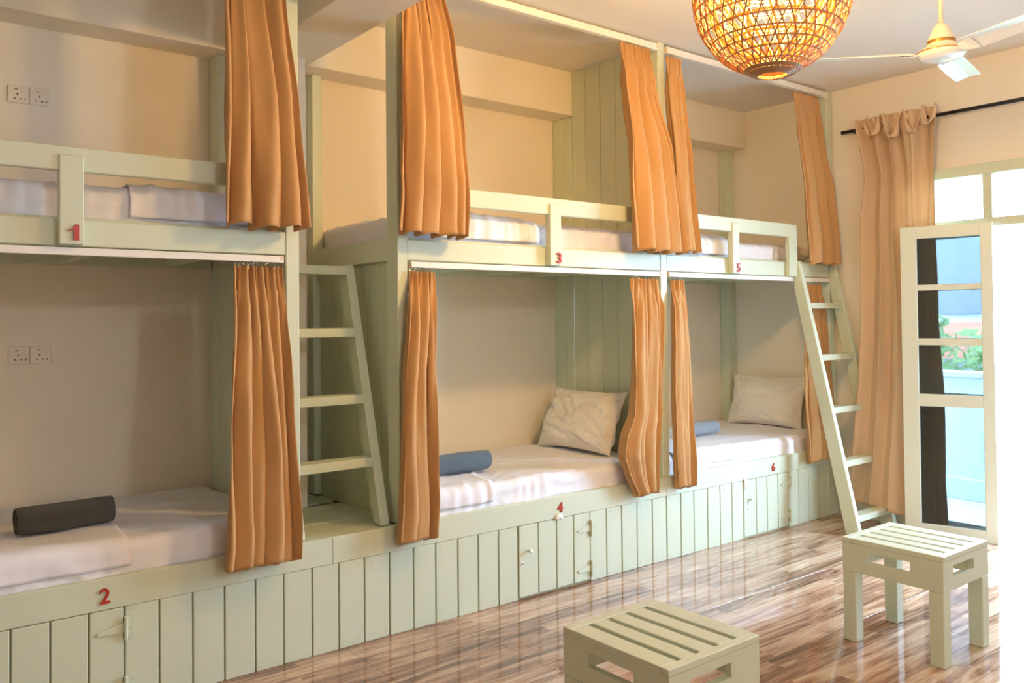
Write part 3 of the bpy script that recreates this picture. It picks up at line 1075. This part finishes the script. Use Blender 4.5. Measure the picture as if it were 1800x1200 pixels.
# ------------------------------------------------------------------ bedding
LZ0, LZ1 = ZB - 0.008, 0.672
D2 = (-0.43, 1.585, 0.032, 1.035, LZ0, LZ1)
D4 = (2.262, 4.128, 0.032, 1.035, LZ0, LZ1 - 0.012)
D6 = (4.205, 6.085, 0.032, 1.035, LZ0, LZ1 - 0.012)
UZ0, UZ1 = ZM1 - 0.007, 2.112
U1 = (-0.43, 1.585, 0.085, 1.035, UZ0, UZ1 + 0.012)
U3 = (2.262, 4.128, 0.085, 1.035, UZ0, UZ1)
U5 = (4.205, 5.80, 0.085, 1.035, UZ0, UZ1 - 0.01)
for d_, sd, lab in ((D2, 1, 'white sheeted mattress on the lower bunk marked two, under the charcoal towel'),
                    (D4, 2, 'white sheeted mattress on the lower bunk marked four, under the blue towel'),
                    (D6, 3, 'white sheeted mattress on the lower bunk marked six, under the pale towel'),
                    (U1, 4, 'white mattress with diagonal creases behind the upper rail marked one'),
                    (U3, 5, 'white mattress on the upper bunk behind the rail marked three'),
                    (U5, 6, 'white mattress on the upper bunk behind the rail marked five')):
    tag(slab('mattress', d_, 'sheet', sd, 0.010 if sd > 3 else 0.0085, nx=150, ns=110), lab, 'mattress', 'white mattresses on the bunks')
tag(cover('folded_sheet', D2, -0.36, 0.925, 0.93, 'sheet', 1, 0.0085), 'white top sheet folded over the near end of the lower bunk marked two', 'bed sheet')
tag(cover('folded_sheet', D4, 2.33, 2.79, 3.12, 'sheet', 2, 0.0085), 'white top sheet ending in a slanting edge beside the blue towel', 'bed sheet')
tag(cover('folded_sheet', D6, 4.28, 4.92, 5.02, 'sheet', 3, 0.0085), 'white top sheet under the pale towel on bunk six', 'bed sheet')
# folded linen standing behind the upper rails
def roll(name, dims, seed, lab, mat='sheet', amp=0.006, r=0.05):
    return tag(slab(name, dims, mat, seed, amp, r=r, nx=60, ns=60), lab, 'bed sheet')
fs = cover('folded_sheet', U1, 0.935, 1.56, 1.56, 'sheet', 4, 0.010, off=0.016, x0b=0.97)
tag(fs, 'folded white sheet draped over the upper mattress beside the first tan curtain', 'bed sheet')
tag(cover('folded_sheet', U3, 2.34, 3.19, 3.10, 'sheet', 5, 0.010, off=0.028), 'thick white folded sheet behind the rail just before numeral three', 'bed sheet')
tag(cover('folded_sheet', U5, 4.28, 4.985, 4.93, 'sheet', 6, 0.010, off=0.028), 'white folded sheet with a rounded end behind the rail before numeral five', 'bed sheet')
pillow('pillow', (5.96, 0.34, 2.055), (0.26, 0.44, 0.15), Matrix(((1, 0, 0), (0, 1, 0), (0, 0, 1))), 3.3, 'small white pillow on upper bunk five above the leaning ladder')

# pillows of the lower bunks
def lean(ax, tilt, turn):
    """width along -Y..+Y, height up leaning to +X"""
    W = Matrix.Rotation(turn, 3, 'Z') @ Vector((0, -1, 0))
    H = Matrix.Rotation(turn, 3, 'Z') @ Vector((math.sin(tilt), 0, math.cos(tilt)))
    Nn = W.cross(H)
    return Matrix((W, H, Nn)).transposed()
pillow('pillow', (3.945, 0.56, 0.872), (0.68, 0.44, 0.21), lean(0, R(25), R(3)), 7.1, 'plump white pillow leaning on the green board wall of bunk four')
pillow('pillow', (6.025, 0.54, 0.864), (0.70, 0.43, 0.19), lean(0, R(16), R(3)), 9.4, 'white pillow propped against the plaster wall of bunk six')

towel(0.555, 0.925, 0.315, LZ1 + 0.012, 0.070, R(1), 'towel_dark', 1, 'charcoal rolled towel on the bed marked two')
towel(2.60, 2.99, 0.36, LZ1 - 0.000, 0.068, R(-3), 'towel_blue', 2, 'slate blue rolled towel on the bed marked four')
towel(4.86, 5.24, 0.46, LZ1 - 0.000, 0.060, R(-2), 'towel_pale', 3, 'pale grey-blue rolled towel on the bed marked six')

# ------------------------------------------------------------------ sockets
def socket(x, z, label):
    t = thing('wall_socket', (x, YB, z), label, 'socket')
    y = YB
    mb = MB()
    mb.box(x - 0.0455, x + 0.0455, y - 0.009, y - 0.0005, z - 0.043, z + 0.043)
    mb.build('face_plate', 'plastic', t, bev=0.003)
    box('switch', x + 0.012, x + 0.032, y - 0.013, y - 0.0088, z + 0.012, z + 0.032, 'plastic', t, bev=0.001)
    for (dx, dz, w_, h_) in ((-0.004, 0.001, 0.005, 0.010), (-0.016, -0.022, 0.009, 0.005), (0.010, -0.022, 0.009, 0.005)):
        box('pin_slot', x + dx - w_ / 2, x + dx + w_ / 2, y - 0.0098, y - 0.0088, z + dz - h_ / 2, z + dz + h_ / 2, 'hole', t, bev=0)
    box('charging_port', x - 0.016, x - 0.004, y - 0.0098, y - 0.0088, z + 0.023, z + 0.027, 'hole', t, bev=0)
    box('indicator', x + 0.027, x + 0.031, y - 0.0098, y - 0.0088, z - 0.026, z - 0.015, 'hole', t, bev=0)
socket(0.6670, 2.684, 'white wall socket nearer the viewer above the upper bunk marked one')
socket(0.7605, 2.684, 'white wall socket second along above the upper bunk marked one')
socket(0.6710, 1.405, 'white wall socket nearer the viewer on the dim wall of bunk two')
socket(0.7645, 1.405, 'white wall socket second along on the dim wall of bunk two')

# shells stuck on the cupboards
def shell(x, z, s, label):
    n, k = 20, 8
    vs, fs = [], []
    for i in range(n + 1):
        a = PI * (0.08 + 0.84 * i / n)
        for j in range(k + 1):
            q = j / k
            rr = s * q * (1 + 0.06 * math.cos(i * PI))
            dome = 0.45 * s * math.sin(PI * min(1, q * 0.95 + 0.05)) + 0.05 * s * math.cos(i * PI) * q
            vs.append((x + rr * math.cos(a), -0.005 - dome, z - 0.4 * s + rr * math.sin(a)))
    for i in range(n):
        for j in range(k):
            q = i * (k + 1) + j
            fs.append((q, q + 1, q + k + 2, q + k + 1))
    o = mesh('seashell', vs, fs, 'shell', None, True, origin=(x, -0.005, z))
    md = o.modifiers.new('t', 'SOLIDIFY'); md.thickness = 0.002
    return tag(o, label, 'seashell')
shell(3.235, 0.418, 0.034, 'white seashell fixed right below numeral four')

# ------------------------------------------------------------------ stools
def stool(x0, y0, label):
    Wx, Wy, H = 0.450, 0.478, 0.492
    t = thing('stool', (x0 + Wx / 2, y0 + Wy / 2, 0), label, 'stool', 'slatted stools')
    lg = 0.066
    for ax in (0, 1):
        for ay in (0, 1):
            a = x0 + (Wx - lg) * ax
            b = y0 + (Wy - lg) * ay
            box('leg', a, a + lg, b, b + lg, 0.0, 0.332, 'paint', t, bev=0.004)
    def apron(axis, c0, c1, lo, hi, s0, s1):
        """frame board with a slot between s0 and s1"""
        mb = MB()
        zs0, zs1 = 0.390, 0.438
        def bb(p, q, z0, z1):
            if axis == 'y': mb.box(c0, c1, p, q, z0, z1)
            else: mb.box(p, q, c0, c1, z0, z1)
        bb(lo, hi, 0.332, zs0)
        bb(lo, hi, zs1, 0.468)
        bb(lo, s0, zs0, zs1)
        bb(s1, hi, zs0, zs1)
        mb.build('apron', 'paint', t)
    th = 0.026
    apron('y', x0, x0 + th, y0, y0 + Wy, y0 + 0.148, y0 + 0.355)
    apron('y', x0 + Wx - th, x0 + Wx, y0, y0 + Wy, y0 + 0.148, y0 + 0.355)
    apron('x', y0, y0 + th, x0 + th, x0 + Wx - th, x0 + 0.098, x0 + 0.300)
    apron('x', y0 + Wy - th, y0 + Wy, x0 + th, x0 + Wx - th, x0 + 0.098, x0 + 0.300)
    # top: two end boards and slats between the slots
    zt0, zt1 = 0.468, H
    box('top_board', x0 - 0.0015, x0 + Wx + 0.0015, y0 - 0.0015, y0 + 0.032, zt0, zt1, 'paint', t, bev=0.003)
    box('top_board', x0 - 0.0015, x0 + Wx + 0.0015, y0 + Wy - 0.038, y0 + Wy + 0.0015, zt0, zt1, 'paint', t, bev=0.003)
    gaps = [0.074, 0.163, 0.255, 0.350]
    gw = 0.024
    e = [-0.0015] + sum([[g, g + gw] for g in gaps], []) + [Wx + 0.0015]
    for i in range(0, len(e), 2):
        box('slat', x0 + e[i], x0 + e[i + 1], y0 + 0.032, y0 + Wy - 0.038, zt0, zt1, 'paint', t, bev=0.002)
    return t
stool(1.958, -1.957, 'slatted sage green stool nearest the viewer, cropped by the picture edge')
stool(3.793, -1.922, 'slatted sage green stool in full view before the open door')

# ------------------------------------------------------------------ rattan pendant
px, py, pz = 3.027, -1.621, 2.562
lp = thing('pendant_lamp', (px, py, pz), 'lit rattan pendant lamp of open hexagon weave under the ceiling', 'lamp')
PR = [(0.0, 0.066), (0.010, 0.085), (0.030, 0.130), (0.055, 0.178), (0.085, 0.213), (0.120, 0.243), (0.165, 0.274), (0.215, 0.297),
      (0.27, 0.313), (0.33, 0.320), (0.39, 0.312), (0.45, 0.288), (0.50, 0.250), (0.54, 0.200), (0.565, 0.14), (0.575, 0.08)]
def prad(h):
    for i in range(len(PR) - 1):
        if PR[i + 1][0] >= h:
            t = (h - PR[i][0]) / (PR[i + 1][0] - PR[i][0])
            return PR[i][1] + (PR[i + 1][1] - PR[i][1]) * t
    return PR[-1][1]
# arc length parametrisation
AL = [0]
HS = [0.575 * i / 400 for i in range(401)]
for i in range(400):
    AL.append(AL[-1] + math.hypot(HS[i + 1] - HS[i], prad(HS[i + 1]) - prad(HS[i])))
def at_arc(a):
    a = max(0, min(a, AL[-1]))
    lo, hi = 0, 400
    while hi - lo > 1:
        mid = (lo + hi) // 2
        if AL[mid] <= a: lo = mid
        else: hi = mid
    t = (a - AL[lo]) / max(1e-9, AL[hi] - AL[lo])
    h = HS[lo] + (HS[hi] - HS[lo]) * t
    return h, prad(h)
def weave(name, scale, mat, nst, rr, turn, rings, seed):
    mb = MB()
    rn = random.Random(seed)
    for sgn in (1, -1):
        for k in range(nst):
            ph = 2 * PI * (k + rn.uniform(-0.12, 0.12)) / nst
            pts = []
            th = ph
            for i in range(31):
                h, r = at_arc(AL[-1] * i / 30)
                th += sgn * turn / 30 * (0.6 + 0.4 * 0.3 / max(r, 0.12))
                r = r * scale + 0.0016 * sgn + 0.0018 * noise.noise(Vector((k, i * 0.4, seed)))
                pts.append((px + r * math.cos(th), py + r * math.sin(th), pz + 0.29 + (h - 0.29) * scale))
            mb.tube(pts, rr, 4, cap=False)
    for k in range(rings):
        a = AL[-1] * (0.10 + 0.88 * (k + 0.3 * rn.random()) / rings)
        h, r = at_arc(a)
        pts = []
        for i in range(49):
            th = 2 * PI * i / 48
            q = r * scale + 0.002 * noise.noise(Vector((math.cos(th) * 2, math.sin(th) * 2, k + seed)))
            pts.append((px + q * math.cos(th), py + q * math.sin(th), pz + 0.29 + (h - 0.29) * scale + 0.003 * noise.noise(Vector((math.cos(th), math.sin(th), k)))))
        mb.tube(pts, rr, 4, cap=False)
    o = mb.build(name, mat, lp)
    o['kind'] = 'stuff'
    return o
weave('woven_shade', 1.0, 'rattan', 34, 0.0036, 1.25, 15, 3)
weave('inner_shade', 0.80, 'rattan_in', 15, 0.0046, 0.9, 8, 8)
mb = MB()
for k in range(9):
    r = 0.062 + 0.0065 * k
    h = -0.004 + 0.0022 * k + (0.006 if k > 5 else 0)
    pts = [(px + r * math.cos(2 * PI * i / 40), py + r * math.sin(2 * PI * i / 40), pz + h) for i in range(41)]
    mb.tube(pts, 0.0042, 5, cap=False)
mb.build('rim', 'rattan', lp, True)
mb = MB()
for k in range(6):
    r = 0.012 + 0.0095 * k
    pts = [(px + r * math.cos(2 * PI * i / 32), py + r * math.sin(2 * PI * i / 32), pz + 0.012) for i in range(33)]
    mb.tube(pts, 0.0036, 4, cap=False)
for k in range(12):
    th = 2 * PI * k / 12
    mb.tube([(px, py, pz + 0.013), (px + 0.066 * math.cos(th), py + 0.066 * math.sin(th), pz + 0.011)], 0.0028, 4)
mb.build('base_weave', 'rattan_in', lp, True)
mb = MB(); mb.tube([(px, py, pz + 0.56), (px, py, ZC)], 0.004, 8)
mb.build('cord', 'white_metal', lp, True)
mb = MB(); mb.lathe([(0.001, ZC - 0.03), (0.03, ZC - 0.03), (0.05, ZC - 0.002), (0.05, ZC)], (px, py), 24)
mb.build('ceiling_rose', 'white_metal', lp, True)
mb = MB(); mb.lathe([(0.02, pz + 0.56), (0.022, pz + 0.50), (0.02, pz + 0.47), (0.001, pz + 0.47)], (px, py), 16)
mb.build('lamp_holder', 'white_metal', lp, True)
mb = MB()
mb.lathe([(0.014, pz + 0.475), (0.018, pz + 0.46), (0.030, pz + 0.44), (0.034, pz + 0.42), (0.029, pz + 0.395), (0.015, pz + 0.38), (0.0005, pz + 0.378)], (px, py), 20)
bulb = mb.build('bulb', 'glow', lp, True)
bulb.visible_shadow = True

# ------------------------------------------------------------------ ceiling fan
fx, fy, fz = 4.472, -1.650, 2.905
fn = thing('ceiling_fan', (fx, fy, fz), 'white three-bladed ceiling fan on a cream rod', 'fan')
mb = MB()
mb.lathe([(0.001, fz - 0.030), (0.06, fz - 0.028), (0.098, fz - 0.016), (0.118, fz + 0.002), (0.119, fz + 0.010)], (fx, fy), 48)
mb.build('motor_cover', 'fan', fn, True)
mb = MB(); mb.lathe([(0.119, fz + 0.010), (0.1215, fz + 0.013), (0.119, fz + 0.017)], (fx, fy), 48)
mb.build('gold_trim', 'gold', fn, True)
mb = MB()
mb.lathe([(0.119, fz + 0.017), (0.105, fz + 0.030), (0.078, fz + 0.042), (0.068, fz + 0.050), (0.068, fz + 0.058)], (fx, fy), 48)
mb.build('motor_housing', 'fan_cream', fn, True)
mb = MB(); mb.lathe([(0.0685, fz + 0.058), (0.0685, fz + 0.074)], (fx, fy), 48)
mb.build('vent_ring', 'gold', fn, True)
mb = MB()
mb.lathe([(0.070, fz + 0.074), (0.068, fz + 0.082), (0.055, fz + 0.105), (0.042, fz + 0.135), (0.030, fz + 0.155), (0.014, fz + 0.170), (0.001, fz + 0.172)], (fx, fy), 48)
mb.build('bell', 'fan_cream', fn, True)
mb = MB(); mb.tube([(fx, fy, fz + 0.165), (fx, fy, ZC - 0.02)], 0.0115, 16)
mb.build('down_rod', 'fan_cream', fn, True)
mb = MB(); mb.lathe([(0.012, ZC - 0.09), (0.035, ZC - 0.07), (0.055, ZC - 0.03), (0.06, ZC)], (fx, fy), 32)
mb.build('canopy', 'fan_cream', fn, True)
for az in (78.3, 198.3, 318.3):
    d = Vector((math.sin(R(az)), math.cos(R(az)), 0))
    s = Vector((-d.y, d.x, 0))
    mb = MB()
    vs = []
    secs = [(0.15, 0.055, 0.018), (0.20, 0.060, 0.018), (0.40, 0.066, 0.014), (0.60, 0.066, 0.010), (0.608, 0.058, 0.010)]
    prof = [(-1, 0.0), (-0.55, 0.006), (-0.1, 0.0085), (0.35, 0.006), (1, 0.0)]
    for (r_, hw, pitch) in secs:
        for q, hgt in prof:
            vs.append(Vector((fx, fy, fz + 0.012)) + d * r_ + s * (hw * q) + Vector((0, 0, -pitch * q + hgt)))
    for (r_, hw, pitch) in secs:
        for q, hgt in prof:
            vs.append(Vector((fx, fy, fz + 0.0095)) + d * r_ + s * (hw * q) + Vector((0, 0, -pitch * q + hgt)))
    n, k = len(secs), len(prof)
    fs_ = []
    for i in range(n - 1):
        for j in range(k - 1):
            a = i * k + j
            fs_.append((a, a + 1, a + k + 1, a + k))
            a += n * k
            fs_.append((a + k, a + k + 1, a + 1, a))
    T = n * k
    for j in range(k - 1):
        fs_.append((j + 1, j, T + j, T + j + 1))
        a = (n - 1) * k + j
        fs_.append((a, a + 1, T + a + 1, T + a))
    for i in range(n - 1):
        a = i * k
        fs_.append((a, a + k, T + a + k, T + a))
        a = i * k + k - 1
        fs_.append((a + k, a, T + a, T + a + k))
    bl = mesh('blade', vs, fs_, 'fan', fn, False)
    mb = MB()
    p0 = Vector((fx, fy, fz + 0.006))
    vv = []
    for r_, hw in ((0.09, 0.020), (0.15, 0.028), (0.205, 0.040)):
        for q in (-1, 1):
            for zz in (0.0, 0.004):
                vv.append(p0 + d * r_ + s * hw * q + Vector((0, 0, zz - (0.018 * q if r_ > 0.1 else 0))))
    mb.add(vv, [(0, 2, 6, 4), (1, 5, 7, 3), (0, 4, 5, 1), (2, 3, 7, 6), (4, 6, 10, 8), (5, 9, 11, 7), (4, 8, 9, 5), (6, 7, 11, 10), (8, 10, 11, 9), (0, 1, 3, 2)])
    mb.build('blade_iron', 'fan', bl)

# ------------------------------------------------------------------ balcony and outside
struct(box('trim_4', XW + 0.16, 7.75, -7.0, 2.0, -0.14, -0.02, 'concrete', bev=0))   # balcony slab
pp = box('trim_5', 7.60, 7.74, -7.0, 2.0, -0.02, 1.02, 'concrete', bev=0.01)
struct(pp)
box('coping', 7.57, 7.77, -7.0, 2.0, 1.02, 1.07, 'concrete', pp, bev=0.006)
box('kerb', 7.52, 7.60, -7.0, 2.0, -0.02, 0.16, 'concrete', pp, bev=0.006)
gd = box('ground', 7.9, 40, -40, 40, -3.3, -3.2, 'leaf', bev=0)
gd['kind'] = 'structure'

nb = thing('building', (17, 6, -3.2), 'pale neighbouring building with grey bands beyond the balcony', 'building')
box('wall', 17, 22, -2.0, 14.0, -3.2, 5.6, 'facade', nb, bev=0)
box('wall_band', 16.92, 17.0, 3.2, 4.9, 1.6, 5.6, 'facade_grey', nb, bev=0)
for i in range(6):
    for j in range(2):
        y = -1.0 + i * 2.4
        if 2.6 < y < 4.9: continue
        wb = box('window', 16.94, 17.0, y, y + 1.0, -1.2 + j * 3.2, 0.3 + j * 3.2, 'facade_grey', nb, bev=0)
box('roof', 16.6, 22.4, -2.4, 14.4, 5.6, 5.8, 'roof_tile', nb, bev=0)
nc = thing('building', (14, 2.0, -3.2), 'low house with a rust coloured roof beyond the balcony', 'building')
box('wall', 13.6, 15.2, -1.0, 5.0, -3.2, 0.9, 'facade', nc, bev=0)
mb = MB()
mb.add([(13.3, -1.3, 0.9), (13.3, 5.3, 0.9), (15.5, 5.3, 0.9), (15.5, -1.3, 0.9), (14.4, -1.3, 1.45), (14.4, 5.3, 1.45)],
       [(0, 1, 5, 4), (2, 3, 4, 5), (0, 4, 3), (1, 2, 5), (0, 3, 2, 1)])
mb.build('roof', 'roof_tile', nc)

def tree(x, y, z0, h, rad, seed, label, n=1500, ls=0.11):
    t = thing('tree', (x, y, z0), label, 'tree', 'trees beyond the balcony')
    rn = random.Random(seed)
    mb = MB()
    mb.tube([(x, y, z0), (x + 0.1, y, z0 + h * 0.5), (x, y + 0.1, z0 + h)], [0.14, 0.09, 0.04], 8)
    for k in range(7):
        a = rn.uniform(0, 2 * PI)
        mb.tube([(x, y, z0 + h * 0.55), (x + rad * 0.5 * math.cos(a), y + rad * 0.5 * math.sin(a), z0 + h * 0.8), (x + rad * 0.8 * math.cos(a), y + rad * 0.8 * math.sin(a), z0 + h)], [0.05, 0.03, 0.012], 5)
    mb.build('trunk', 'bark', t, True)
    mb = MB()
    for k in range(n):
        while True:
            p = Vector((rn.uniform(-1, 1), rn.uniform(-1, 1), rn.uniform(-0.8, 0.8)))
            if 0.3 < p.length < 1 and noise.noise(p * 2.2 + Vector((seed, 0, 0))) > -0.15: break
        p = Vector((x, y, z0 + h)) + p * rad
        d = Vector((rn.uniform(-1, 1), rn.uniform(-1, 1), rn.uniform(-0.6, 0.6))).normalized() * ls
        s = d.orthogonal().normalized() * ls * 0.4
        mb.add([p - d, p + s, p + d, p - s], [(0, 1, 2, 3)])
    lf = mb.build('foliage', 'leaf', t)
    lf['kind'] = 'stuff'
    return t
tree(11.4, 0.9, -3.2, 3.6, 1.2, 1, 'leafy green tree beyond the balcony, seen through the lower door panes')
tree(12.0, 3.2, -3.2, 4.6, 1.3, 2, 'bushy green tree before the pale neighbouring building')
pt = thing('palm_tree', (9.6, 1.35, -3.2), 'dark spiky palm trunk just beyond the balcony wall', 'tree')
mb = MB(); mb.tube([(9.6, 1.05, -3.2), (9.6, 1.05, 1.9)], 0.075, 12)
mb.build('trunk', 'bark', pt, True)
for k in range(22):
    z = -0.4 + k * 0.105
    mb = MB()
    for s in range(6):
        a = 2 * PI * (s + 0.5 * (k % 2)) / 6
        mb.add([(9.6 + 0.07 * math.cos(a - .3), 1.05 + 0.07 * math.sin(a - .3), z), (9.6 + 0.07 * math.cos(a + .3), 1.05 + 0.07 * math.sin(a + .3), z),
                (9.6 + 0.13 * math.cos(a), 1.05 + 0.13 * math.sin(a), z + 0.06), (9.6 + 0.06 * math.cos(a), 1.05 + 0.06 * math.sin(a), z + 0.03)],
               [(0, 1, 2), (1, 3, 2), (3, 0, 2)])
    mb.build('leaf_scar', 'bark', pt)
